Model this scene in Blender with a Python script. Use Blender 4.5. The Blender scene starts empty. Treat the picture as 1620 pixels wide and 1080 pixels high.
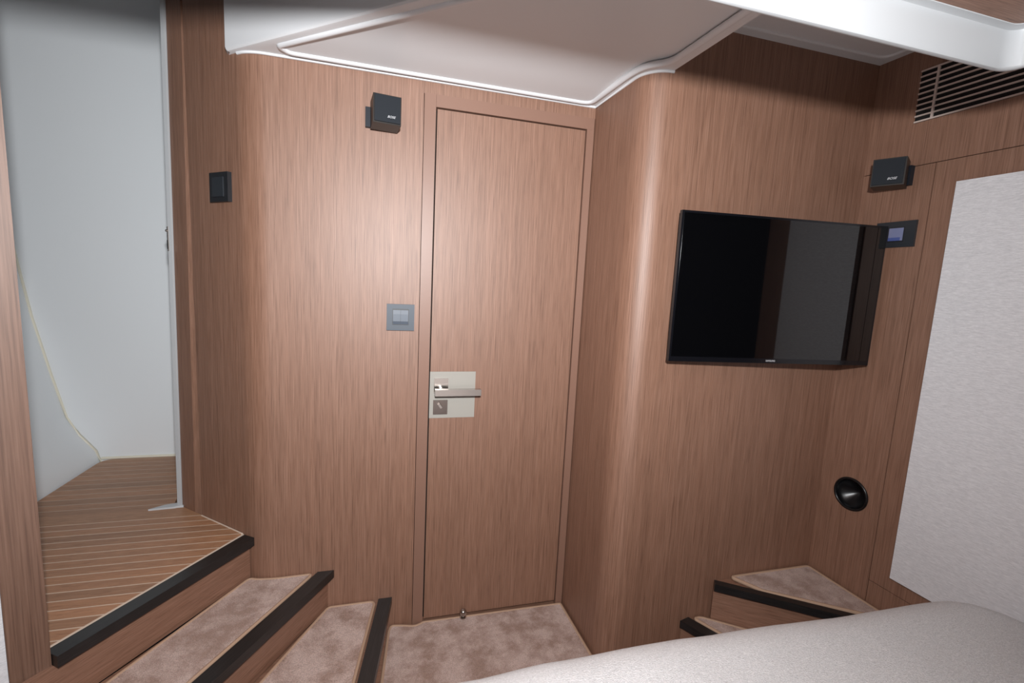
import bpy, bmesh, math, random
from mathutils import Vector, Matrix, noise
random.seed(4)
R = math.radians
S = bpy.context.scene
COL = S.collection

# ------------------------------------------------------------------ camera
cam_d = bpy.data.cameras.new('camera')
cam_d.sensor_width = 36.0
cam_d.lens = 16.0
cam_d.clip_start = 0.02
cam = bpy.data.objects.new('camera', cam_d)
COL.objects.link(cam)
f = 720.0
Dn = Vector((-280, 5560, f)).normalized()
Zc = -Dn
Xc = Vector((3477 - 810, 582 - 540, f))
Xc = (Xc - Zc * Xc.dot(Zc)).normalized()
Yc = Zc.cross(Xc)
to_world = Matrix((Xc, Yc, Zc))
right = to_world @ Vector((1, 0, 0))
down = to_world @ Vector((0, 1, 0))
fwd = to_world @ Vector((0, 0, 1))
M3 = Matrix((right, -down, -fwd)).transposed()
cam.matrix_world = Matrix.Translation((0, 0, 1.17)) @ M3.to_4x4()
S.camera = cam

# ------------------------------------------------------------------ world, lights, exposure
W = bpy.data.worlds.new('world')
S.world = W
W.use_nodes = True
W.node_tree.nodes['Background'].inputs[0].default_value = (0.55, 0.6, 0.7, 1)
W.node_tree.nodes['Background'].inputs[1].default_value = 0.008
S.view_settings.view_transform = 'Standard'
S.view_settings.look = 'None'
S.view_settings.gamma = 1.0
S.view_settings.exposure = 0.0


def area(name, loc, target, size, power, colour, spread=158):
    d = bpy.data.lights.new(name, 'AREA')
    d.shape = 'DISK'
    d.size = size
    d.energy = power
    d.color = colour
    d.spread = R(spread)
    o = bpy.data.objects.new(name, d)
    COL.objects.link(o)
    o.location = loc
    o.rotation_euler = (Vector(target) - Vector(loc)).to_track_quat('-Z', 'Y').to_euler()
    return o


area('berth_fill', (0.30, -0.42, 1.63), (0.30, -0.40, 0.5), 0.08, 6.0, (1.0, 0.93, 0.88), 60)  # added fill, no fitting here: bounces off the bed to brighten the ceilings
area('flash_lamp', (0.03, -0.06, 1.38), (0.02, 1.45, 1.30), 0.06, 29.5, (0.985, 1.0, 1.015))


# ------------------------------------------------------------------ materials
def new_mat(name):
    m = bpy.data.materials.new(name)
    m.use_nodes = True
    nt = m.node_tree
    return m, nt, nt.nodes['Principled BSDF']


def plain(name, col, rough=0.5, metal=0.0, spec=0.5, bump=0.0, bscale=400.0, coat=0.0):
    m, nt, b = new_mat(name)
    b.inputs['Base Color'].default_value = (*col, 1)
    b.inputs['Roughness'].default_value = rough
    b.inputs['Metallic'].default_value = metal
    b.inputs['Specular IOR Level'].default_value = spec
    b.inputs['Coat Weight'].default_value = coat
    if bump:
        n = nt.nodes
        tc = n.new('ShaderNodeTexCoord')
        no = n.new('ShaderNodeTexNoise')
        no.inputs['Scale'].default_value = bscale
        no.inputs['Detail'].default_value = 3
        bp = n.new('ShaderNodeBump')
        bp.inputs['Strength'].default_value = bump
        bp.inputs['Distance'].default_value = 0.002
        nt.links.new(tc.outputs['Object'], no.inputs['Vector'])
        nt.links.new(no.outputs['Fac'], bp.inputs['Height'])
        nt.links.new(bp.outputs['Normal'], b.inputs['Normal'])
    return m


def ramp(nt, stops):
    r = nt.nodes.new('ShaderNodeValToRGB')
    e = r.color_ramp.elements
    while len(e) < len(stops):
        e.new(0.5)
    for el, (p, c) in zip(e, stops):
        el.position = p
        el.color = (*c, 1)
    return r


def mixc(nt, mode, fac, a, b):
    m = nt.nodes.new('ShaderNodeMix')
    m.data_type = 'RGBA'
    m.blend_type = mode
    if isinstance(fac, (int, float)):
        m.inputs['Factor'].default_value = fac
    else:
        nt.links.new(fac, m.inputs['Factor'])
    for sock, v in ((m.inputs['A'], a), (m.inputs['B'], b)):
        if isinstance(v, tuple):
            sock.default_value = (*v, 1)
        else:
            nt.links.new(v, sock)
    return m.outputs['Result']


def wood(name, dark, mid, light, scale=(1, 1, 0.014), rough=0.53, fine=560.0, contrast=1.0, spec=0.75, stripes=None):
    """veneer with straight grain along the axis whose scale is small"""
    m, nt, b = new_mat(name)
    n, L = nt.nodes, nt.links
    tc = n.new('ShaderNodeTexCoord')
    mp = n.new('ShaderNodeMapping')
    mp.inputs['Scale'].default_value = scale
    L.new(tc.outputs['Object'], mp.inputs['Vector'])
    # slow wobble so that the grain is not ruler straight
    wn = n.new('ShaderNodeTexNoise')
    wn.inputs['Scale'].default_value = 14.0
    wn.inputs['Detail'].default_value = 2
    L.new(mp.outputs['Vector'], wn.inputs['Vector'])
    wob = n.new('ShaderNodeVectorMath')
    wob.operation = 'MULTIPLY_ADD'
    wob.inputs[1].default_value = (0.012, 0.012, 0.0)
    L.new(wn.outputs['Color'], wob.inputs[0])
    L.new(mp.outputs['Vector'], wob.inputs[2])
    g1 = n.new('ShaderNodeTexNoise')
    g1.inputs['Scale'].default_value = fine
    g1.inputs['Detail'].default_value = 5
    g1.inputs['Roughness'].default_value = 0.65
    L.new(wob.outputs['Vector'], g1.inputs['Vector'])
    g2 = n.new('ShaderNodeTexNoise')
    g2.inputs['Scale'].default_value = fine * 0.16
    g2.inputs['Detail'].default_value = 4
    L.new(wob.outputs['Vector'], g2.inputs['Vector'])
    a = 0.5 - 0.17 / contrast
    r1 = ramp(nt, [(0.32, dark), (0.50, mid), (0.68, light)])
    L.new(g1.outputs['Fac'], r1.inputs['Fac'])
    r2 = ramp(nt, [(0.28, (0.84, 0.82, 0.80)), (0.5, (0.98, 0.98, 0.98)), (0.74, (1.08, 1.07, 1.06))])
    L.new(g2.outputs['Fac'], r2.inputs['Fac'])
    c = mixc(nt, 'MULTIPLY', 0.75 * contrast, r1.outputs['Color'], r2.outputs['Color'])
    # sparse dark pores
    mp2 = n.new('ShaderNodeMapping')
    mp2.inputs['Scale'].default_value = tuple(s if s == 1 else s * 1.6 for s in scale)
    L.new(tc.outputs['Object'], mp2.inputs['Vector'])
    g3 = n.new('ShaderNodeTexNoise')
    g3.inputs['Scale'].default_value = fine * 0.55
    g3.inputs['Detail'].default_value = 2
    L.new(mp2.outputs['Vector'], g3.inputs['Vector'])
    r3 = ramp(nt, [(0.27, (0.55, 0.50, 0.47)), (0.36, (1, 1, 1)), (1.0, (1, 1, 1))])
    L.new(g3.outputs['Fac'], r3.inputs['Fac'])
    c = mixc(nt, 'MULTIPLY', 0.8, c, r3.outputs['Color'])
    if stripes:
        off, pitch, width, caulk = stripes
        sx = n.new('ShaderNodeSeparateXYZ')
        L.new(tc.outputs['Object'], sx.inputs[0])
        m1 = n.new('ShaderNodeMath'); m1.operation = 'SUBTRACT'
        L.new(sx.outputs['Y'], m1.inputs[0]); m1.inputs[1].default_value = off
        m2 = n.new('ShaderNodeMath'); m2.operation = 'DIVIDE'
        L.new(m1.outputs[0], m2.inputs[0]); m2.inputs[1].default_value = pitch
        # each plank its own tone
        fl = n.new('ShaderNodeMath'); fl.operation = 'FLOOR'
        L.new(m2.outputs[0], fl.inputs[0])
        wn1 = n.new('ShaderNodeTexWhiteNoise'); wn1.noise_dimensions = '1D'
        L.new(fl.outputs[0], wn1.inputs['W'])
        rt = ramp(nt, [(0.0, (0.84, 0.84, 0.86)), (1.0, (1.1, 1.04, 1.0))])
        L.new(wn1.outputs['Value'], rt.inputs['Fac'])
        c = mixc(nt, 'MULTIPLY', 1.0, c, rt.outputs['Color'])
        m3 = n.new('ShaderNodeMath'); m3.operation = 'FRACT'
        L.new(m2.outputs[0], m3.inputs[0])
        m4 = n.new('ShaderNodeMath'); m4.operation = 'LESS_THAN'
        L.new(m3.outputs[0], m4.inputs[0]); m4.inputs[1].default_value = width / pitch
        c = mixc(nt, 'MIX', m4.outputs[0], c, caulk)
    L.new(c, b.inputs['Base Color'])
    b.inputs['Roughness'].default_value = rough
    b.inputs['Specular IOR Level'].default_value = spec
    bp = n.new('ShaderNodeBump')
    bp.inputs['Strength'].default_value = 0.08
    bp.inputs['Distance'].default_value = 0.001
    L.new(g1.outputs['Fac'], bp.inputs['Height'])
    L.new(bp.outputs['Normal'], b.inputs['Normal'])
    return m


def blotchy(name, a, bcol, scale, fine, bump, rough=0.95, stretch=(1, 1, 1), fmix=0.35):
    m, nt, b = new_mat(name)
    n, L = nt.nodes, nt.links
    tc = n.new('ShaderNodeTexCoord')
    mp = n.new('ShaderNodeMapping')
    mp.inputs['Scale'].default_value = stretch
    L.new(tc.outputs['Object'], mp.inputs['Vector'])
    n1 = n.new('ShaderNodeTexNoise')
    n1.inputs['Scale'].default_value = scale
    n1.inputs['Detail'].default_value = 5
    n1.inputs['Roughness'].default_value = 0.68
    n1.inputs['Distortion'].default_value = 0.0
    L.new(mp.outputs['Vector'], n1.inputs['Vector'])
    r = ramp(nt, [(0.39, a), (0.60, bcol)])
    L.new(n1.outputs['Fac'], r.inputs['Fac'])
    n2 = n.new('ShaderNodeTexNoise')
    n2.inputs['Scale'].default_value = fine
    n2.inputs['Detail'].default_value = 3
    L.new(mp.outputs['Vector'], n2.inputs['Vector'])
    r2 = ramp(nt, [(0.35, (0.62, 0.62, 0.62)), (0.65, (1.15, 1.15, 1.15))])
    L.new(n2.outputs['Fac'], r2.inputs['Fac'])
    c = mixc(nt, 'MULTIPLY', fmix, r.outputs['Color'], r2.outputs['Color'])
    L.new(c, b.inputs['Base Color'])
    b.inputs['Roughness'].default_value = rough
    b.inputs['Specular IOR Level'].default_value = 0.15
    b.inputs['Sheen Weight'].default_value = 0.15
    bp = n.new('ShaderNodeBump')
    bp.inputs['Strength'].default_value = bump
    bp.inputs['Distance'].default_value = 0.003
    L.new(n2.outputs['Fac'], bp.inputs['Height'])
    L.new(bp.outputs['Normal'], b.inputs['Normal'])
    return m


VD, VM, VL = (0.160, 0.076, 0.046), (0.248, 0.128, 0.082), (0.308, 0.170, 0.117)
M_WALL = wood('veneer_upright_grain', VD, VM, VL)
M_RISER = wood('veneer_level_grain', VD, VM, VL, scale=(0.03, 1, 1))
M_SOLID = plain('solid_wood_edge', (0.240, 0.132, 0.094), 0.45, bump=0.05, bscale=60)
M_POST = wood('post_veneer', (0.10, 0.05, 0.032), (0.165, 0.088, 0.058), (0.21, 0.118, 0.082), fine=300)
CAULK = (0.62, 0.47, 0.36)
TD, TM, TL = (0.27, 0.130, 0.064), (0.38, 0.20, 0.108), (0.48, 0.27, 0.155)
M_DECK = wood('teak_caulked_planks', TD, TM, TL, scale=(0.04, 1, 1), rough=0.5, stripes=(1.1090, 0.0352, 0.0036, CAULK))
M_DECK2 = wood('teak_shower_planks', TD, TM, TL, scale=(0.04, 1, 1), rough=0.5, stripes=(1.7400, 0.0405, 0.0034, (0.50, 0.37, 0.27)))
M_PLANK = wood('teak_plank', TD, TM, TL, scale=(0.04, 1, 1), rough=0.5)
M_CAULK = plain('caulk', (0.68, 0.55, 0.45), 0.6)
M_NOSE = wood('wenge', (0.006, 0.0058, 0.006), (0.011, 0.0105, 0.011), (0.024, 0.023, 0.024), scale=(0.03, 1, 1), rough=0.38, contrast=0.8)
M_GEL = plain('white_gelcoat', (0.51, 0.525, 0.54), 0.42, spec=0.35)
M_HEAD = plain('white_headliner', (0.72, 0.725, 0.74), 0.4, spec=0.35)
M_GELB = plain('white_moulding', (0.78, 0.81, 0.83), 0.42, spec=0.35)
M_SEAL = plain('ivory_sealant', (0.78, 0.74, 0.62), 0.5)
M_MAT = blotchy('taupe_pile', (0.39, 0.26, 0.21), (0.62, 0.47, 0.42), 12, 420, 0.9, fmix=0.8)
M_PIPE = plain('beige_binding', (0.44, 0.29, 0.20), 0.8, bump=0.3, bscale=700)
M_FAB = blotchy('grey_slub_fabric', (0.68, 0.67, 0.69), (0.80, 0.79, 0.81), 55, 170, 0.3, stretch=(1, 1, 8.0), fmix=0.25)
M_LIN = blotchy('white_linen', (0.74, 0.73, 0.74), (0.84, 0.83, 0.84), 190, 420, 0.9, stretch=(0.8, 1.6, 1), fmix=0.45)
M_BLK = plain('black_plastic', (0.012, 0.013, 0.016), 0.42)
M_GRILLE = plain('speaker_grille', (0.010, 0.013, 0.018), 0.6, spec=0.25, bump=0.25, bscale=1500)
M_SIDE = plain('speaker_side', (0.022, 0.018, 0.016), 0.4, spec=0.3)
M_BRKT = plain('slate_bracket', (0.014, 0.016, 0.022), 0.5, spec=0.3)
M_GREY = plain('anthracite_plastic', (0.060, 0.073, 0.092), 0.5)
M_GREY2 = plain('anthracite_rocker', (0.080, 0.097, 0.125), 0.5)
M_DKGREY = plain('dark_slate_plastic', (0.022, 0.026, 0.032), 0.4)
M_GLOSS = plain('gloss_black', (0.004, 0.004, 0.005), 0.3)
M_GLASS = plain('screen_glass', (0.002, 0.002, 0.0025), 0.035, spec=0.85)
M_BEZEL = plain('bezel', (0.006, 0.006, 0.008), 0.16)
M_CHROME = plain('chrome', (0.50, 0.46, 0.43), 0.22, metal=1.0)
M_STEEL = plain('brushed_nickel', (0.26, 0.22, 0.20), 0.25, metal=1.0)
M_FILM = plain('pale_handle_plate', (0.35, 0.33, 0.295), 0.4)
M_LOGO = plain('silver_print', (0.65, 0.65, 0.67), 0.35, metal=0.3)
M_VOID = plain('dark_void', (0.006, 0.005, 0.005), 0.9)
M_SLAT = plain('vent_slat_wood', (0.60, 0.50, 0.45), 0.5)
M_DISP = plain('lcd_blue_grey', (0.20, 0.22, 0.36), 0.2)
M_DISP2 = plain('lcd_blue', (0.08, 0.11, 0.30), 0.2)
M_GAP = plain('shadow_gap', (0.02, 0.012, 0.008), 0.8)


# ------------------------------------------------------------------ mesh helpers
def link(name, bm, m, parent=None, loc=(0, 0, 0), rotz=0.0, smooth=None, world=False):
    """one mesh object; world=True: bm is in world coordinates, parent is an unrotated empty"""
    bmesh.ops.recalc_face_normals(bm, faces=bm.faces[:])
    me = bpy.data.meshes.new(name)
    if world and parent is not None:
        loc = tuple(-c for c in parent.location)
    bm.to_mesh(me)
    bm.free()
    me.materials.append(m)
    o = bpy.data.objects.new(name, me)
    COL.objects.link(o)
    o.location = loc
    o.rotation_euler = (0, 0, rotz)
    if parent is not None:
        o.parent = parent
    if smooth is not None:
        for p in me.polygons:
            p.use_smooth = True
        me.set_sharp_from_angle(angle=R(smooth))
    return o


def empty(name, loc, rotz=0.0):
    o = bpy.data.objects.new(name, None)
    o.empty_display_size = 0.05
    COL.objects.link(o)
    o.location = loc
    o.rotation_euler = (0, 0, rotz)
    return o


def tag(o, label, cat, group=None):
    o['label'] = label
    o['category'] = cat
    if group:
        o['group'] = group
    return o


def struct(o, label=None):
    o['kind'] = 'structure'
    return o


def bevel(bm, w, seg=2, edges=None, ang=30):
    if edges is None:
        edges = [e for e in bm.edges if len(e.link_faces) == 2 and e.calc_face_angle(0) > R(ang)]
    bmesh.ops.bevel(bm, geom=edges, offset=w, segments=seg, profile=0.5, affect='EDGES')


def add_box(bm, x0, x1, y0, y1, z0, z1):
    vs = [bm.verts.new((x, y, z)) for z in (z0, z1) for x, y in ((x0, y0), (x1, y0), (x1, y1), (x0, y1))]
    for q in ((0, 3, 2, 1), (4, 5, 6, 7), (0, 1, 5, 4), (1, 2, 6, 5), (2, 3, 7, 6), (3, 0, 4, 7)):
        bm.faces.new([vs[i] for i in q])
    return vs


def box(x0, x1, y0, y1, z0, z1, bev=0.0, seg=2):
    bm = bmesh.new()
    add_box(bm, x0, x1, y0, y1, z0, z1)
    if bev:
        bevel(bm, bev, seg)
    return bm


def add_prism(bm, pts, z0, z1):
    lo = [bm.verts.new((p[0], p[1], z0)) for p in pts]
    hi = [bm.verts.new((p[0], p[1], z1)) for p in pts]
    n = len(pts)
    bm.faces.new(lo[::-1])
    bm.faces.new(hi)
    for i in range(n):
        bm.faces.new((lo[i], lo[(i + 1) % n], hi[(i + 1) % n], hi[i]))


def prism(pts, z0, z1, bev=0.0, seg=2, ang=60):
    bm = bmesh.new()
    add_prism(bm, pts, z0, z1)
    if bev:
        bevel(bm, bev, seg, ang=ang)
    return bm


def add_tube(bm, pts, r, seg=8, closed=False):
    pts = [Vector(p) for p in pts]
    n = len(pts)
    rings = []
    for i, p in enumerate(pts):
        if closed:
            t = (pts[(i + 1) % n] - pts[i - 1]).normalized()
        else:
            t = (pts[min(i + 1, n - 1)] - pts[max(i - 1, 0)]).normalized()
        up = Vector((0, 0, 1)) if abs(t.z) < 0.9 else Vector((0, 1, 0))
        a = t.cross(up).normalized()
        b = a.cross(t).normalized()
        rr = r[i] if isinstance(r, (list, tuple)) else r
        rings.append([bm.verts.new(p + a * (math.cos(2 * math.pi * k / seg) * rr) + b * (math.sin(2 * math.pi * k / seg) * rr)) for k in range(seg)])
    for i in range(n if closed else n - 1):
        A, B = rings[i], rings[(i + 1) % n]
        for k in range(seg):
            bm.faces.new((A[k], A[(k + 1) % seg], B[(k + 1) % seg], B[k]))
    if not closed:
        bm.faces.new(rings[0][::-1])
        bm.faces.new(rings[-1])


def add_lathe(bm, prof, seg=40, axis='y', c=(0, 0, 0), caps=(True, True)):
    """prof: (radius, along axis)"""
    rings = []
    for r, h in prof:
        ring = []
        for k in range(seg):
            a = 2 * math.pi * k / seg
            if axis == 'y':
                v = (c[0] + r * math.cos(a), c[1] + h, c[2] + r * math.sin(a))
            else:
                v = (c[0] + r * math.cos(a), c[1] + r * math.sin(a), c[2] + h)
            ring.append(bm.verts.new(v))
        rings.append(ring)
    for A, B in zip(rings, rings[1:]):
        for k in range(seg):
            bm.faces.new((A[k], A[(k + 1) % seg], B[(k + 1) % seg], B[k]))
    if caps[0]:
        bm.faces.new(rings[0][::-1])
    if caps[1]:
        bm.faces.new(rings[-1])


def rounded(pts, rads, seg=6):
    """round the corners of a 2-D polygon"""
    out = []
    n = len(pts)
    for i in range(n):
        p = Vector(pts[i][:2]); a = Vector(pts[i - 1][:2]); b = Vector(pts[(i + 1) % n][:2])
        r = rads[i] if isinstance(rads, (list, tuple)) else rads
        if r <= 0:
            out.append((p.x, p.y)); continue
        da, db = (a - p), (b - p)
        t = min(r, da.length * 0.48, db.length * 0.48)
        A = p + da.normalized() * t
        B = p + db.normalized() * t
        for k in range(seg + 1):
            u = k / seg
            q = A * (1 - u) ** 2 + p * 2 * u * (1 - u) + B * u * u
            out.append((q.x, q.y))
    return out


def arc_corner(p0, c, p1, r, seg=14):
    """true arc between the directions p0->c and c->p1"""
    p0, c, p1 = Vector(p0), Vector(c), Vector(p1)
    d0 = (p0 - c).normalized(); d1 = (p1 - c).normalized()
    ang = d0.angle(d1)
    t = r / math.tan(ang / 2)
    A, B = c + d0 * t, c + d1 * t
    ctr = c + (d0 + d1).normalized() * (r / math.sin(ang / 2))
    a0 = math.atan2((A - ctr).y, (A - ctr).x); a1 = math.atan2((B - ctr).y, (B - ctr).x)
    da = (a1 - a0 + math.pi) % (2 * math.pi) - math.pi
    return [(ctr.x + r * math.cos(a0 + da * k / seg), ctr.y + r * math.sin(a0 + da * k / seg)) for k in range(seg + 1)]


def wall_path(bm, pts, z0, z1, thick):
    """vertical sheet along pts, thickened to the left of the walking direction"""
    P = [Vector(p) for p in pts]
    n = len(P)
    off = []
    for i in range(n):
        d0 = (P[i] - P[i - 1]).normalized() if i else (P[1] - P[0]).normalized()
        d1 = (P[i + 1] - P[i]).normalized() if i < n - 1 else d0
        m0 = Vector((-d0.y, d0.x)); m1 = Vector((-d1.y, d1.x))
        mm = (m0 + m1).normalized()
        off.append(P[i] + mm * (thick / max(0.3, mm.dot(m0))))
    add_prism(bm, [tuple(p) for p in P] + [tuple(p) for p in off[::-1]], z0, z1)


def text_mesh(name, body, size, m, parent, loc, shear=0.0, depth=0.0004, width=None):
    """flat lettering standing on local XZ, facing local -Y"""
    cu = bpy.data.curves.new(name, 'FONT')
    cu.body = body
    cu.size = size
    cu.shear = shear
    cu.extrude = depth
    cu.align_x = 'CENTER'
    cu.align_y = 'CENTER'
    tmp = bpy.data.objects.new(name, cu)
    COL.objects.link(tmp)
    bpy.context.view_layer.update()
    dg = bpy.context.evaluated_depsgraph_get()
    me = bpy.data.meshes.new_from_object(tmp.evaluated_get(dg))
    bpy.data.objects.remove(tmp)
    bpy.data.curves.remove(cu)
    if width:
        xs = [v.co.x for v in me.vertices]
        k = width / (max(xs) - min(xs))
        for v in me.vertices:
            v.co.x *= k
    me.materials.clear()
    me.materials.append(m)
    o = bpy.data.objects.new(name, me)
    COL.objects.link(o)
    o.parent = parent
    o.location = loc
    o.rotation_euler = (R(90), 0, 0)
    return o


# ------------------------------------------------------------------ layout (metres; x right along the door wall, y away, z up)
FL = -0.012
YD = 1.454                                   # door wall
CB = R(-48.8)                                # bearing of the passage wall
CU = Vector((math.sin(CB), math.cos(CB)))    # runs away to the left
CP = Vector((-0.405, 1.475))
CROT = -R(41.2)


def pas(s, off=0.0):
    """point on the passage wall; off > 0 comes out into the passage"""
    nrm = Vector((-CU.y, CU.x))
    return CP + CU * s + nrm * off


RB = R(-3.5)
RU = Vector((math.sin(RB), math.cos(RB)))
RN = Vector((-RU.y, RU.x))                   # into the room
RP = Vector((1.425, 1.15))
RROT = -R(86.5)


def rw(s, off=0.0):
    return RP + RU * s + RN * off


# ------------------------------------------------------------------ floor
struct(link('floor', prism([(-0.75, -1.3), (1.75, -1.3), (1.75, 1.5), (-0.75, 1.5)], FL - 0.05, FL), M_RISER))

# ------------------------------------------------------------------ door wall with the rounded corner and the passage wall
corner = Vector((-0.372, YD))
# passage line meets the door wall line
tt = (YD - CP.y) / CU.y
corner = CP + CU * tt
arc = arc_corner(tuple(pas(0.30)), tuple(corner), (0.5, YD), 0.13, 16)
bm = bmesh.new()
wall_path(bm, [tuple(pas(0.250))] + arc + [(0.089, YD)], FL, 2.3, 0.03)
add_box(bm, 0.0892, 0.66, YD, YD + 0.03, 1.712, 2.3)
struct(link('wall_back', bm, M_WALL, smooth=20))

# end board of the passage wall and the white jamb behind it
LEAN = 0.019


def lean(bm):
    for v in bm.verts:
        k = -LEAN * (v.co.z - 0.35)
        v.co.x += CU.x * k
        v.co.y += CU.y * k


bm = bmesh.new()
wall_path(bm, [tuple(pas(0.363, 0.0006)), tuple(pas(0.2885, 0.0006))], 0.33, 2.3, 0.034)
bevel(bm, 0.0004, 1)
lean(bm)
struct(link('trim_1', bm, M_WALL))
bm = bmesh.new()
wall_path(bm, [tuple(pas(0.376, 0.010)), tuple(pas(0.3635, 0.006))], 0.345, 2.3, 0.04)
bevel(bm, 0.003, 2)
lean(bm)
struct(link('trim_2', bm, M_GEL, smooth=40))

# ------------------------------------------------------------------ recess side wall, rounded corner, screen wall: one veneer
cor = (0.6535, 1.150)
arc2 = arc_corner((0.638, YD), cor, (1.43, 1.15), 0.075, 16)
bm = bmesh.new()
wall_path(bm, [(0.6375, YD + 0.03)] + arc2 + [(1.46, 1.15)], FL, 1.93, 0.02)
struct(link('wall_middle', bm, M_WALL, smooth=20))

# ------------------------------------------------------------------ right wall: veneered boards with shadow gaps over a dark backing
bm = bmesh.new()


def rboard(bm, s0, s1, z0, z1, th=0.014, back=0.0):
    a, b = rw(s0, -back), rw(s1, -back)
    c, d = rw(s1, -back - th), rw(s0, -back - th)
    tmp = bmesh.new()
    add_prism(tmp, [tuple(a), tuple(b), tuple(c), tuple(d)], z0, z1)
    bevel(tmp, 0.0008, 1)
    me = bpy.data.meshes.new('tmp'); tmp.to_mesh(me); tmp.free()
    bm.from_mesh(me); bpy.data.meshes.remove(me)


HC, HR = (-0.1035, 0.556), 0.0475


def rboard_hole(bm, s0, s1, z0, z1, th, back=0.0):
    """board with a round cut-out"""
    outer = [(s0, z0), (s1, z0), (s1, z1), (s0, z1)]
    circ = [(HC[0] + HR * math.cos(2 * math.pi * k / 48), HC[1] + HR * math.sin(2 * math.pi * k / 48)) for k in range(48)]
    loops = []
    for bk in (back, back + th):
        ring = []
        for lp in (outer, circ):
            vs = []
            for a_, z_ in lp:
                q = rw(a_, -bk)
                vs.append(bm.verts.new((q.x, q.y, z_)))
            ring.append(vs)
        es = [bm.edges.new((vs[k], vs[(k + 1) % len(vs)])) for vs in ring for k in range(len(vs))]
        bmesh.ops.triangle_fill(bm, use_beauty=True, use_dissolve=False, edges=es)
        loops.append(ring)
    for A, B in zip(loops[0], loops[1]):
        for k in range(len(A)):
            bm.faces.new((A[k], A[(k + 1) % len(A)], B[(k + 1) % len(A)], B[k]))


rboard(bm, 0.0, -0.80, 1.5545, 1.93)
rboard_hole(bm, 0.0, -0.1895, FL, 1.5525, 0.014)
rboard(bm, -0.1915, -0.80, 0.3205, 1.5525)
rboard(bm, -0.1915, -0.80, FL, 0.3185)
struct(link('wall_right', bm, M_WALL))
bm = bmesh.new()
rboard_hole(bm, 0.0, -0.80, FL, 1.93, 0.02, 0.0145)
struct(link('wall_right_backing', bm, M_GAP))

# ------------------------------------------------------------------ left partition: fabric face with a wooden end post
pe = Vector((-0.675, 1.071))
pd = Vector((math.sin(R(-130)), math.cos(R(-130))))
pn = Vector((math.sin(R(-40)), math.cos(R(-40))))
a = pe
b = pe + pd * 0.060
bm = prism([tuple(a), tuple(b), tuple(b + pn * 0.03), tuple(a + pn * 0.03)], FL, 2.2, 0.0015, 1)
struct(link('trim_3', bm, M_POST))
b2 = pe + pd * 0.0603 + pn * 0.004
c2 = pe + pd * 0.75 + pn * 0.004
bm = prism([tuple(b2), tuple(c2), tuple(c2 + pn * 0.02), tuple(b2 + pn * 0.02)], FL, 2.2)
struct(link('wall_left', bm, M_FAB))

# ------------------------------------------------------------------ white moulded companionway behind the passage
YB = 2.21
back = [(-1.165, 0.335), (-1.18, 0.385), (-1.234, 0.458), (-1.272, 0.532), (-1.313, 0.717), (-1.359, 0.945), (-1.405, 1.258), (-1.47, 1.75), (-1.53, 2.3)]
front = [(-1.15, 0.335), (-1.155, 0.40), (-1.165, 0.446), (-1.20, 0.532), (-1.275, 0.717), (-1.335, 0.945), (-1.39, 1.258), (-1.47, 1.75), (-1.53, 2.3)]
bm = bmesh.new()
NB = 8
grid = []
for i in range(NB + 1):
    t = i / NB
    y = YB + (1.30 - YB) * t
    w = min(1.0, t / 0.55)
    grid.append([bm.verts.new((p[0] * (1 - w) + q[0] * w, y, p[1] * (1 - w) + q[1] * w)) for p, q in zip(back, front)])
for A, B in zip(grid, grid[1:]):
    for k in range(len(back) - 1):
        bm.faces.new((A[k], A[k + 1], B[k + 1], B[k]))
struct(link('wall_companionway_side', bm, M_GELB, smooth=50))
bm = bmesh.new()
lo = [bm.verts.new((p[0], YB, p[1])) for p in back]
bm.faces.new(lo + [bm.verts.new((-0.60, YB, 2.3)), bm.verts.new((-0.60, YB, 0.335))])
struct(link('wall_companionway', bm, M_GELB))
bm = bmesh.new()
add_tube(bm, [(p[0] + 0.002, YB - 0.003, p[1]) for p in back[:7]], 0.005, 6)
add_tube(bm, [(-1.16, YB - 0.003, 0.352), (-0.68, YB - 0.003, 0.352)], 0.006, 6)
struct(link('trim_4', bm, M_SEAL, smooth=60))
q = pas(0.40, -0.02)
bm = bmesh.new()
wall_path(bm, [(q.x - 0.02, YB), (q.x + 0.005, q.y)], 0.335, 2.3, 0.02)
struct(link('wall_companionway_right', bm, M_GELB))
struct(link('ceiling_companionway', box(-1.6, -0.45, 1.15, YB, 2.3, 2.32), M_GELB))
# little white sill at the foot of the jamb
bm = prism([(-0.772, 1.696), (-0.735, 1.722), (-0.690, 1.735), (-0.700, 1.775), (-0.690, 1.782), (-0.668, 1.712), (-0.700, 1.702)], 0.348, 0.356, 0.0015, 1)
struct(link('trim_5', bm, M_GEL))

# strike plate on the jamb
q = pas(0.3765 - LEAN * 0.90, 0.010)
e = tag(empty('strike_plate', (q.x, q.y, 1.215), CROT), 'small chrome latch strike plate on the white jamb of the companionway opening', 'latch')
link('plate', box(-0.0025, 0.004, -0.001, 0.004, 0.0, 0.076, 0.001, 1), M_CHROME, e)
link('slot', box(-0.0030, 0.0005, -0.0015, 0.002, 0.006, 0.034), M_VOID, e)
bm = bmesh.new()
add_lathe(bm, [(0.001, -0.006), (0.0032, -0.0055), (0.0042, -0.003), (0.0042, 0.001)], 14, 'y', (0.0, 0, 0.063))
link('roller', bm, M_CHROME, e, smooth=40)

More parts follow.
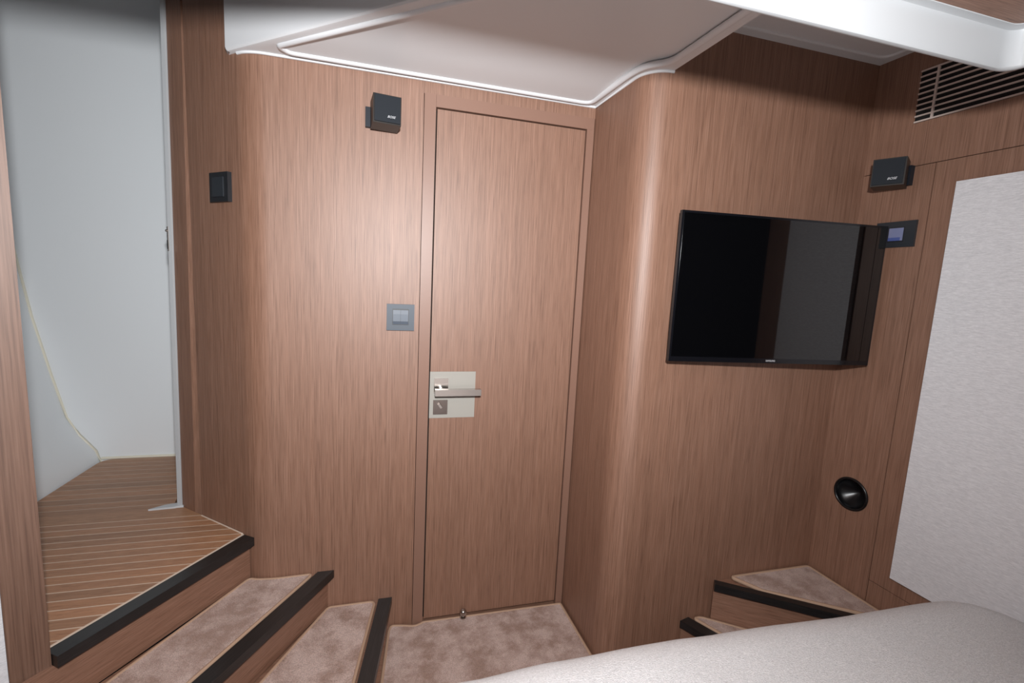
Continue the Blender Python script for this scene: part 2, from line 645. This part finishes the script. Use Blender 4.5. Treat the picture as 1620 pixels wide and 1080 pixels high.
# ------------------------------------------------------------------ ceilings
# low moulded ceiling over the door recess
dirf = Vector((0.421, -0.357)).normalized()
fa = Vector((-0.402, 1.448))
fb = fa + dirf * 1.33
fa = fa - dirf * 0.048
outl = [tuple(pas(0.05, -0.004)), tuple(pas(0.008, -0.002))] + [p for p in arc if p[0] > -0.398] + [(0.637, YD)] + arc2[:] + [(0.722, 1.1495), (0.742, 0.80), (0.755, 0.56), (fb.x, fb.y), (fa.x, fa.y)]
ZC = 1.75
tlen = len(outl)
ic = [(-0.290, 1.394), (-0.272, 1.424), (0.612, 1.432), (0.626, 1.21), (0.640, 1.150), (0.690, 1.112), (0.706, 0.86), (0.715, 0.60), (0.66, 0.60)]
ic = rounded(ic, [0.012, 0.02, 0.035, 0.04, 0.04, 0.03, 0.02, 0.01, 0.01], 6)


def zin(y):
    t = max(0.0, min(1.0, (1.40 - y) / 0.29))
    return ZC + 0.011 * t


bm = bmesh.new()
ov = [bm.verts.new((x, y, ZC)) for x, y in outl]
iv = [bm.verts.new((x, y, ZC)) for x, y in ic]
oe = [bm.edges.new((ov[i], ov[(i + 1) % len(ov)])) for i in range(len(ov))]
ie = [bm.edges.new((iv[i], iv[(i + 1) % len(iv)])) for i in range(len(iv))]
bmesh.ops.triangle_fill(bm, use_beauty=True, use_dissolve=False, edges=oe + ie)
# recessed panel: sloped from the door side up to the bend, level from there on
pv = [bm.verts.new((x, y, zin(y))) for x, y in ic]
n = len(ic)
for i in range(n):
    bm.faces.new((iv[i], iv[(i + 1) % n], pv[(i + 1) % n], pv[i]))
pf = bm.faces.new(pv)
res = bmesh.ops.bisect_plane(bm, geom=[pf] + list(pf.edges) + list(pf.verts), plane_co=(0, 1.11, 0), plane_no=(0, 1, 0))
for v in bm.verts:
    if abs(v.co.y - 1.11) < 1e-4 and v.co.z > ZC + 0.003:
        v.co.z = ZC + 0.012
# sides and top
tv = [bm.verts.new((x, y, ZC + 0.42)) for x, y in outl]
for i in range(tlen):
    bm.faces.new((ov[i], ov[(i + 1) % tlen], tv[(i + 1) % tlen], tv[i]))
bm.faces.new(tv)
# soften the lower edge along the fascia and the free edge
ed = [e_ for e_ in oe if e_.is_valid and all((v.co.y < 1.147 and v.co.x > 0.70) or abs((Vector((v.co.x, v.co.y)) - fa).cross(dirf)) < 1e-4 for v in e_.verts) or e_ is oe[-1]]
bevel(bm, 0.010, 3, edges=ed)
link_c = struct(link('ceiling', bm, M_HEAD, smooth=25))
bm = bmesh.new()
add_tube(bm, [(x, y, ZC + 0.0015) for x, y in ic], 0.0085, 10, closed=True)
bd = link('raised_bead', bm, M_HEAD, link_c, smooth=70)
bm = bmesh.new()
edge = [(x, y, ZC - 0.001) for x, y in outl if True][1: len([p for p in arc if p[0] > -0.398]) + 3 + len(arc2) + 1]
edge = [(x, y - 0.003 if y > 1.15 and x < 0.63 else y, z) for x, y, z in edge]
add_tube(bm, edge, 0.0045, 8)
link('edge_bead', bm, M_HEAD, link_c, smooth=70)

# higher ceiling of the screen corner
al = [(0.70, 1.150), (1.425, 1.150), tuple(rw(-0.80)), (0.70, 0.35)]
bm = prism(al, 1.877, 1.93)
ce2 = struct(link('ceiling', bm, M_HEAD))
bm = bmesh.new()
bl = rounded([(0.74, 1.118), tuple(rw(-0.036, 0.034)), tuple(rw(-0.76, 0.034)), (0.74, 0.40)], [0.0, 0.035, 0.02, 0.02], 6)
add_tube(bm, [(x, y, 1.8775) for x, y in bl], 0.006, 8, closed=True)
link('raised_bead', bm, M_HEAD, ce2, smooth=70)

# ceiling over the berth: wooden lining inside a white moulded rim that hangs lower
rim_in = rounded([(-0.95, 0.598), (1.030, 0.598), (1.055, -1.10), (-0.95, -1.10)], [0.05, 0.03, 0.05, 0.05], 8)
rim_out = rounded([(-0.962, 0.610), (1.042, 0.610), (1.067, -1.112), (-0.962, -1.112)], [0.05, 0.034, 0.05, 0.05], 8)
bm = bmesh.new()
nn = len(rim_in)
prof = [(1, 1.90), (1, 1.579), (0.85, 1.5765), (0.5, 1.5755), (0.15, 1.5765), (0.0, 1.579), (0.0, 1.632), (-0.1, 1.6365), (-0.35, 1.6375), (-1.15, 1.6378), (-1.25, 1.6400)]
rings = []
for t, z in prof:
    rings.append([bm.verts.new((pi[0] * (1 - t) + po[0] * t, pi[1] * (1 - t) + po[1] * t, z)) for pi, po in zip(rim_in, rim_out)])
for A, B in zip(rings, rings[1:]):
    for i in range(nn):
        bm.faces.new((A[i], A[(i + 1) % nn], B[(i + 1) % nn], B[i]))
struct(link('trim_6', bm, M_GEL, smooth=40))
lin = [(pi[0] * 2.2 - po[0] * 1.2, pi[1] * 2.2 - po[1] * 1.2) for pi, po in zip(rim_in, rim_out)]
struct(link('ceiling', prism(lin, 1.639, 1.66), M_RISER))
struct(link('ceiling_stairwell', box(-1.3, 0.75, 0.50, 1.50, 2.17, 2.19), M_GEL))

# ------------------------------------------------------------------ door
dr = struct(empty('door_1', (0.37, YD, FL)))
link('panel', box(0.1295, 0.6085, YD, YD + 0.03, 0.004, 1.6725, 0.001, 1), M_WALL, dr, world=True)
bm = bmesh.new()
add_box(bm, 0.0905, 0.1245, YD - 0.006, YD + 0.04, FL, 1.7115)
add_box(bm, 0.1250, 0.6360, YD - 0.005, YD + 0.04, 1.6765, 1.7115)
add_box(bm, 0.6115, 0.6360, YD - 0.006, YD + 0.04, FL, 1.6760)
bevel(bm, 0.0012, 1)
link('frame', bm, M_SOLID, dr, world=True)
link('gap_lining', box(0.1235, 0.6120, YD + 0.030, YD + 0.034, FL, 1.677), M_GAP, dr, world=True)
link('handle_plate', box(0.1285, 0.2770, YD - 0.002, YD + 0.001, 0.7195, 0.8735, 0.0006, 1), M_FILM, dr, world=True)
bm = bmesh.new()
add_box(bm, 0.1415, 0.1870, YD - 0.010, YD - 0.002, 0.8045, 0.8520)
bevel(bm, 0.003, 2)
rose = link('handle_rose', bm, M_CHROME, dr, world=True, smooth=30)
bm = bmesh.new()
add_tube(bm, [(0.164, YD - 0.010, 0.817), (0.164, YD - 0.030, 0.817)], 0.009, 12)
tmp = bmesh.new()
add_box(tmp, 0.1425, 0.2890, YD - 0.048, YD - 0.028, 0.8035, 0.8235)
bevel(tmp, 0.005, 3)
me = bpy.data.meshes.new('t'); tmp.to_mesh(me); tmp.free(); bm.from_mesh(me); bpy.data.meshes.remove(me)
link('lever', bm, M_CHROME, dr, world=True, smooth=35)
bm = bmesh.new()
add_box(bm, 0.1405, 0.1865, YD - 0.010, YD - 0.002, 0.7345, 0.7805)
bevel(bm, 0.003, 2)
link('lock_rose', bm, M_STEEL, dr, world=True, smooth=30)
bm = bmesh.new()
tmp = bmesh.new()
add_box(tmp, -0.0035, 0.0035, -0.022, -0.008, -0.008, 0.008)
bevel(tmp, 0.002, 2)
me = bpy.data.meshes.new('t'); tmp.to_mesh(me); tmp.free()
me.transform(Matrix.Translation((0.1615, YD, 0.7640)) @ Matrix.Rotation(R(-35), 4, 'Y'))
bm.from_mesh(me); bpy.data.meshes.remove(me)
link('thumb_turn', bm, M_CHROME, dr, world=True, smooth=35)

# door stop
e = tag(empty('door_stop', (0.2640, YD - 0.016, 0.0012)), 'small chrome ball door stop on the mat against the foot of the door', 'door stop')
bm = bmesh.new()
add_lathe(bm, [(0.0055, 0.0), (0.0055, 0.004), (0.009, 0.007), (0.0118, 0.013), (0.0125, 0.018), (0.0115, 0.023), (0.008, 0.028), (0.003, 0.0302)], 24, 'z')
link('ball', bm, M_CHROME, e, smooth=60)
bm = bmesh.new()
add_lathe(bm, [(0.0115, 0.0), (0.0115, 0.002), (0.007, 0.0035)], 24, 'z')
link('foot', bm, M_CHROME, e, smooth=40)


# ------------------------------------------------------------------ stairs
def seg_box(name, a, b, width, z0, z1, m, parent, bev=0.0025, ext0=0.0, ext1=0.0, ymax=None):
    """board whose front edge runs a->b; it lies to the left of a->b when width > 0"""
    a, b = Vector(a), Vector(b)
    d = (b - a).normalized()
    a = a - d * ext0
    b = b + d * ext1
    L = (b - a).length
    ang = math.atan2(d.y, d.x)
    y0, y1 = (0, width) if width > 0 else (width, 0)
    bm = box(0, L, y0, y1, z0, z1)
    if ymax is not None:                       # end cut to lie against the wall
        nl = Vector((-d.y, d.x))
        for v in bm.verts:
            wy = a.y + d.y * v.co.x + nl.y * v.co.y
            if wy > ymax or (d.y > 0 and abs(v.co.x - L) < 1e-6):
                v.co.x += (ymax - wy) / d.y
    if bev:
        bevel(bm, bev, 2)
    return link(name, bm, m, parent, (a.x - parent.location.x, a.y - parent.location.y, -parent.location.z), ang)


def mat(name, pts, rads, z0, z1, label, group):
    """bound carpet piece: pile and sewn edge"""
    out = rounded(pts, rads, 7)
    cx = sum(p[0] for p in out) / len(out)
    cy = sum(p[1] for p in out) / len(out)
    e = tag(empty(name, (cx, cy, z0)), label, 'carpet', group)
    bm = bmesh.new()
    add_prism(bm, out, z0, z1 - 0.001)
    bevel(bm, 0.003, 2, ang=60)
    link('pile', bm, M_MAT, e, world=True, smooth=40)
    bm = bmesh.new()
    add_tube(bm, [(x, y, (z0 + z1) / 2 + 0.0015) for x, y in out], (z1 - z0) * 0.5, 8, closed=True)
    link('binding', bm, M_PIPE, e, world=True, smooth=70)
    return e


st = tag(empty('staircase', (-0.40, 1.25, FL)), 'wooden winder staircase with black nosings rising left of the door to a teak landing', 'staircase')
# landing: inner line of the nosing a bearing of 31 degrees
A0, A1 = Vector((-0.394, 1.468)), Vector((-0.659, 1.062))
seg_box('nosing', A1, A0, 0.040, 0.323, 0.350, M_NOSE, st, 0.003, ext0=0.0)
seg_box('riser', A1 + Vector((-0.012, 0.010)), A0 + Vector((-0.012, 0.010)), 0.008, 0.215, 0.3225, M_RISER, st, 0.0, ext0=0.15, ext1=-0.005)
B0, B1 = Vector((-0.164, 1.448)), Vector((-0.448, 0.965))
seg_box('nosing', B1, B0, 0.042, 0.196, 0.222, M_NOSE, st, 0.003, ymax=1.4530)
seg_box('riser', B1 + Vector((-0.014, 0.008)), B0 + Vector((-0.014, 0.008)), 0.015, 0.095, 0.1955, M_RISER, st, 0.0, ymax=1.4530)
C0, C1 = Vector((0.021, 1.448)), Vector((-0.052, 0.95))
seg_box('nosing', C1, C0, 0.043, 0.076, 0.101, M_NOSE, st, 0.003, ymax=1.4530)
seg_box('riser', C1 + Vector((-0.018, 0.003)), C0 + Vector((-0.018, 0.003)), 0.015, FL, 0.0755, M_RISER, st, 0.0, ymax=1.4530)
dn = (A0 - A1).normalized()
ln = Vector((-dn.y, dn.x))
link('tread', prism([tuple(B0 + Vector((-0.03, 0.004))), tuple(B1 + Vector((-0.03, 0.0))), (-0.70, 0.965), tuple(A1 + ln * 0.02), tuple(A0 + ln * 0.012 - dn * 0.014), (-0.34, 1.4500)], 0.195, 0.2095), M_RISER, st, world=True)
link('tread', prism([tuple(C0 + Vector((-0.03, 0.004))), tuple(C1 + Vector((-0.03, 0.0))), (-0.448, 0.95), tuple(B1 + Vector((-0.02, 0.01))), tuple(B0 + Vector((-0.02, 0.004)))], 0.076, 0.0885), M_RISER, st, world=True)
i0, i1 = A0 + ln * 0.0455, A1 + ln * 0.0455
w1 = pas(0.30, 0.004)
w0 = pas(0.045, 0.004)
dk = link('landing_deck', prism([(w0.x, w0.y), tuple(i0 + dn * -0.004), tuple(i1), (-0.715, 1.10), (-1.155, 1.25), (-1.155, 1.6420), (pas(0.2535, 0.003).x, 1.6420)], 0.325, 0.350), M_DECK, st, world=True)
link('threshold_plank', prism([(-1.155, 1.6422), (pas(0.2537, 0.003).x, 1.6422), (pas(0.349, 0.003).x, 1.7050), (-1.155, 1.7050)], 0.325, 0.3502), M_PLANK, st, world=True)
bm = bmesh.new()
j0, j1 = A0 + ln * 0.0405, A1 + ln * 0.0405
add_prism(bm, [tuple(i0), tuple(j0), tuple(j1), tuple(i1)], 0.33, 0.3512)
v0, v1 = pas(0.035, 0.0015), pas(0.250, 0.0015)
u0, u1 = pas(0.040, 0.0055), pas(0.250, 0.0055)
add_prism(bm, [tuple(v0), tuple(v1), tuple(u1), tuple(u0)], 0.33, 0.3512)
link('caulk_border', bm, M_CAULK, st, world=True)

tf = tag(empty('teak_grating', (-0.95, 1.95, 0.325)), 'striped teak floor panel inside the white companionway behind the landing', 'floor panel')
link('planks', prism(rounded([(-1.150, 1.7056), (-0.705, 1.7056), (-0.722, 1.78), (-0.70, 2.200), (-1.150, 2.200)], [0, 0, 0, 0, 0.05], 5), 0.325, 0.3495), M_DECK2, tf, world=True)

G1 = 'bound carpet pieces on the stairs and floor'
mat('stair_carpet', [(-0.227, 1.449), (-0.237, 1.428), (-0.502, 0.975), (-0.692, 0.975), (-0.600, 1.142), (-0.408, 1.462), (-0.385, 1.452), (-0.330, 1.446)],
    [0.02, 0.01, 0.02, 0.02, 0, 0.012, 0.02, 0.02], 0.2100, 0.2205, 'taupe stair carpet on the upper tread, just below the teak landing', G1)
mat('stair_carpet', [(-0.033, 1.447), (-0.067, 1.22), (-0.104, 0.965), (-0.430, 0.962), (-0.178, 1.446)],
    [0.02, 0, 0.02, 0.02, 0.012], 0.0890, 0.0995, 'taupe stair carpet on the lowest left tread, above the floor carpet', G1)
mat('floor_carpet', [(0.013, 1.425), (-0.048, 0.80), (0.655, 0.80), (0.640, 1.20), (0.6285, 1.4405), (0.127, 1.446), (0.114, 1.438), (0.095, 1.433), (0.060, 1.443), (0.020, 1.450)],
    [0.01, 0.02, 0.02, 0, 0.006, 0.006, 0.004, 0.01, 0.02, 0.012], FL + 0.0004, -0.001, 'taupe floor carpet in front of the wooden door', G1)

# right hand steps
sr = tag(empty('side_steps', (1.15, 1.0, FL)), 'pair of low wooden steps with black nosings in the corner under the television', 'steps')
E0, E1 = Vector((1.014, 1.117)), Vector((1.405, 0.844))
seg_box('nosing', E0, E1, 0.0245, 0.226, 0.250, M_NOSE, sr, 0.003, ymax=1.1490)
seg_box('riser', E0 + Vector((0.010, 0.014)), E1 + Vector((0.010, 0.014)), 0.014, 0.105, 0.2255, M_RISER, sr, 0.0, ymax=1.1490)
link('tread', prism([(1.046, 1.148), (1.422, 1.148), tuple(rw(-0.285, 0.002)), (1.030, 1.120)], 0.225, 0.2375), M_RISER, sr, world=True)
F0, F1 = Vector((0.918, 1.140)), Vector((1.066, 0.88))
seg_box('nosing', F0, F1, 0.036, 0.096, 0.120, M_NOSE, sr, 0.003, ymax=1.1490)
seg_box('riser', F0 + Vector((0.012, 0.008)), F1 + Vector((0.012, 0.008)), 0.014, FL, 0.0955, M_RISER, sr, 0.0, ymax=1.1490)
link('tread', prism([(0.93, 1.148), (1.10, 1.148), (1.40, 0.88), (1.07, 0.885)], 0.096, 0.1085), M_RISER, sr, world=True)
mat('stair_carpet', [(1.098, 1.1405), (1.215, 1.1410), (1.412, 1.1405), tuple(rw(-0.262, 0.010)), (1.425, 0.880), (1.150, 1.062)],
    [0.012, 0, 0.012, 0.01, 0.02, 0.0], 0.2380, 0.2510, 'taupe stair carpet on the upper step below the television', G1)
mat('stair_carpet', [(0.972, 1.1415), (0.996, 1.1415), (1.360, 0.885), (1.124, 0.880), (1.004, 1.083)],
    [0.01, 0.01, 0.02, 0.02, 0.0], 0.1090, 0.1205, 'taupe stair carpet on the lower right step, partly hidden by the bed', G1)

# ------------------------------------------------------------------ bed
bedE = tag(empty('bed', (0.40, -0.20, FL)), 'bed with a rounded white linen cover filling the foreground at lower right', 'bed')


def rrect(x0, x1, y0, y1, r, seg=14, step=0.04):
    pts = []
    for cx, cy, a0 in ((x1 - r[0], y1 - r[0], 0), (x0 + r[1], y1 - r[1], 90), (x0 + r[2], y0 + r[2], 180), (x1 - r[3], y0 + r[3], 270)):
        rr = {0: r[0], 90: r[1], 180: r[2], 270: r[3]}[a0]
        for k in range(seg + 1):
            a = R(a0 + 90 * k / seg)
            pts.append(Vector((cx + rr * math.cos(a), cy + rr * math.sin(a))))
    out = []
    for i, p in enumerate(pts):
        q = pts[(i + 1) % len(pts)]
        m = max(1, int((q - p).length / step))
        for k in range(m):
            out.append(p.lerp(q, k / m))
    return out


def cover_mesh(x0, x1, y0, y1, rad, prof, dome):
    base = rrect(x0, x1, y0, y1, rad)
    n = len(base)
    nor = []
    for i in range(n):
        t = (base[(i + 1) % n] - base[i - 1]).normalized()
        nor.append(Vector((t.y, -t.x)))
    bm = bmesh.new()
    rings = []
    for e, z in prof:
        rings.append([bm.verts.new((p.x - q.x * e, p.y - q.y * e, z)) for p, q in zip(base, nor)])
    e_last, z_last = prof[-1]
    last = [p - q * e_last for p, q in zip(base, nor)]
    c = Vector(((x0 + x1) / 2, (y0 + y1) / 2))
    for k in range(1, 12):
        t = k / 12
        ring = []
        for p in last:
            v = p.lerp(c, t)
            ring.append(bm.verts.new((v.x, v.y, z_last + dome * (1 - (1 - t) ** 2))))
        rings.append(ring)
    for A, B in zip(rings, rings[1:]):
        for i in range(n):
            bm.faces.new((A[i], A[(i + 1) % n], B[(i + 1) % n], B[i]))
    bm.faces.new(rings[-1])
    bm.faces.new(rings[0][::-1])
    for v in bm.verts:
        if v.co.z > 0.2:
            v.co.z += -0.036 * max(0.0, v.co.x - 0.48) - 0.034 * max(0.0, 0.48 - v.co.x) + 0.004 * noise.noise(Vector((v.co.x * 3.1, v.co.y * 3.4, 0.7))) + 0.004 * noise.noise(Vector((v.co.x * 9, v.co.y * 9, 2)))
    return bm


th = [R(a) for a in range(0, 91, 10)]
rp = 0.10
BT = 0.519
prof = [(0.0, 0.20), (0.0, BT - rp - 0.05)] + [(rp * 1.25 * (1 - math.cos(a)), BT - rp + rp * math.sin(a)) for a in th]
link('coverlet', cover_mesh(-0.62, 1.440, -1.15, 0.735, (0.15, 0.26, 0.1, 0.1), prof, 0.02), M_LIN, bedE, world=True, smooth=60)
link('base', prism(rounded([(-0.56, -1.12), (1.33, -1.12), (1.33, 0.66), (-0.56, 0.66)], [0.05, 0.05, 0.24, 0.24], 10), FL, 0.20), M_RISER, bedE, world=True)

# ------------------------------------------------------------------ padded wall panel
e = tag(empty('fabric_wall_panel', (rw(-0.44).x, rw(-0.44).y, 0.368), RROT), 'tall grey textured fabric panel set on the right wooden wall', 'wall panel')
bm = box(-0.189, 0.189, -0.014, -0.0005, 0.0, 1.122, 0.006, 3)
link('upholstery', bm, M_FAB, e, smooth=40)

# ------------------------------------------------------------------ air vent
p = rw(-0.121)
e = tag(empty('air_vent', (p.x, p.y, 1.6735), RROT), 'slatted wooden air vent with dark gaps high on the right wall', 'air vent')
link('backing', box(0.0, 0.42, -0.0012, -0.0003, 0.0, 0.141), M_VOID, e)
bm = bmesh.new()
for k in range(10):
    z = 0.0025 + k * 0.01511
    add_box(bm, 0.0, 0.42, -0.005, -0.0012, z - 0.0020, z + 0.0020)
link('slats', bm, M_SLAT, e)
for x in (0.0395, 0.375):
    link('mullion', box(x, x + 0.0055, -0.0056, -0.0012, 0.0002, 0.1405), M_SLAT, e)

# ------------------------------------------------------------------ television
tl = Vector((0.7545, 1.0985))
TROT = -R(5.64)
TW, TZ0, TZ1 = 0.650, 0.9745, 1.3865
tv = tag(empty('television', (tl.x, tl.y, TZ0), TROT), 'flat black television on the wooden wall right of the door', 'television')
H = TZ1 - TZ0
bm = bmesh.new()
add_box(bm, 0.0, TW, 0.0, 0.012, 0.0, H)
bevel(bm, 0.003, 3)
link('bezel', bm, M_BEZEL, tv, smooth=40)
link('screen', box(0.006, TW - 0.006, -0.0006, 0.002, 0.014, H - 0.006), M_GLASS, tv)
bm = bmesh.new()
add_prism(bm, [(0.05, 0.0121), (TW - 0.05, 0.0121), (TW - 0.09, 0.042), (0.09, 0.030)], 0.03, H - 0.05)
bevel(bm, 0.004, 2)
link('rear_housing', bm, M_BLK, tv)
link('wall_bracket', box(0.20, 0.36, 0.030, 0.0605, 0.12, 0.30, 0.002, 1), M_BLK, tv)
text_mesh('logo', 'SAMSUNG', 0.0075, M_LOGO, tv, (0.318, -0.0012, 0.0072), width=0.030)


# ------------------------------------------------------------------ loudspeakers
def speaker(loc, rotz, label, swivel, sx, dx=0.0):
    e = tag(empty('wall_speaker', loc, rotz), label, 'speaker', 'cube speakers')
    # bracket fixed to the wall at the origin, cube in front
    link('bracket', box(sx - 0.012 if sx < 0 else sx - 0.020, sx + 0.020 if sx < 0 else sx + 0.012, -0.016, 0.0, -0.030, 0.024, 0.002, 1), M_BRKT, e)
    cab = bmesh.new()
    add_box(cab, -0.0375, 0.0375, -0.035, 0.035, -0.0375, 0.0375)
    bevel(cab, 0.006, 3)
    c = link('cabinet', cab, M_SIDE, e, (dx, -0.053, 0.0), swivel, smooth=35)
    g = bmesh.new()
    add_box(g, -0.034, 0.034, -0.040, -0.034, -0.034, 0.034)
    bevel(g, 0.004, 3)
    link('grille', g, M_GRILLE, c, smooth=35)
    text_mesh('logo', 'BOSE', 0.0085, M_LOGO, c, (0.010, -0.0404, -0.020), shear=0.35, width=0.022)
    return e


speaker((-0.019, YD, 1.622), 0.0, 'black cube speaker on the wall upper left of the door', R(8), -0.044)
p = rw(-0.088)
speaker((p.x, p.y, 1.531), RROT, 'black cube speaker at the corner above the television', R(26), 0.040, 0.023)

# ------------------------------------------------------------------ switches and controls
e = tag(empty('light_switch', (0.033, YD, 1.046)), 'grey square double rocker light switch beside the door frame', 'switch')
bm = bmesh.new()
add_box(bm, -0.0415, 0.0415, -0.009, 0.0, -0.0405, 0.0405)
bevel(bm, 0.003, 2)
link('plate', bm, M_GREY, e, smooth=30)
link('rocker_surround', box(-0.0245, 0.0245, -0.0096, -0.004, -0.0235, 0.0265), M_BLK, e)
for sx in (-1, 1):
    bm = bmesh.new()
    x0, x1 = (-0.0228, -0.0004) if sx < 0 else (0.0004, 0.0228)
    vs = [(-0.0098, -0.0215), (-0.0125, -0.012), (-0.0115, 0.010), (-0.0098, 0.0225)]
    lo = [bm.verts.new((x0, y, z)) for y, z in vs] + [bm.verts.new((x0, -0.005, 0.0225)), bm.verts.new((x0, -0.005, -0.0215))]
    hi = [bm.verts.new((x1, v.co.y, v.co.z)) for v in lo]
    bm.faces.new(lo); bm.faces.new(hi[::-1])
    for i in range(6):
        bm.faces.new((lo[i], lo[(i + 1) % 6], hi[(i + 1) % 6], hi[i]))
    link('rocker', bm, M_GREY2, e)

p = pas(0.0870)
e = tag(empty('light_switch', (p.x, p.y, 1.399), CROT), 'tall dark switch on the narrow wood wall beside the companionway opening', 'switch')
bm = box(-0.042, 0.042, -0.0125, 0.0, -0.041, 0.041, 0.0025, 2)
link('plate', bm, M_BLK, e, smooth=30)
link('rocker', box(-0.026, 0.024, -0.0150, -0.010, -0.027, 0.027, 0.0015, 1), M_DKGREY, e)

p = rw(-0.120)
e = tag(empty('control_panel', (p.x, p.y, 1.365), RROT), 'dark control panel with a small blue display, half behind the television', 'control panel')
link('plate', box(-0.054, 0.050, -0.008, 0.0, -0.037, 0.037, 0.0015, 1), M_DKGREY, e)
link('display_frame', box(-0.020, 0.0235, -0.0086, -0.004, -0.022, 0.0205, 0.0008, 1), M_BLK, e)
d = link('display', box(-0.017, 0.0210, -0.0092, -0.006, -0.0185, 0.018), M_DISP, e)
link('display_bar', box(-0.017, 0.0150, -0.0095, -0.006, -0.0185, -0.009), M_DISP2, d)

# recessed round fitting
p = rw(-0.1035)
e = tag(empty('recessed_pull', (p.x, p.y, 0.556), RROT), 'round glossy black recessed cup low on the right wall near the steps', 'wall fitting')
bm = bmesh.new()
add_lathe(bm, [(0.0468, 0.003), (0.0468, -0.0003), (0.0520, -0.0003), (0.0530, -0.003), (0.0520, -0.0055), (0.0490, -0.0070), (0.0462, -0.0058), (0.0448, -0.002)], 56, caps=(False, False))
link('rim', bm, M_GLOSS, e, smooth=60)
bm = bmesh.new()
add_lathe(bm, [(0.0455, -0.002), (0.0450, 0.002), (0.0430, 0.0065), (0.0390, 0.0115), (0.0320, 0.0180), (0.0240, 0.0250), (0.0160, 0.0315), (0.0090, 0.0365), (0.0040, 0.0390), (0.0010, 0.0398)], 56, caps=(False, True))
link('cup', bm, M_GLOSS, e, smooth=60)
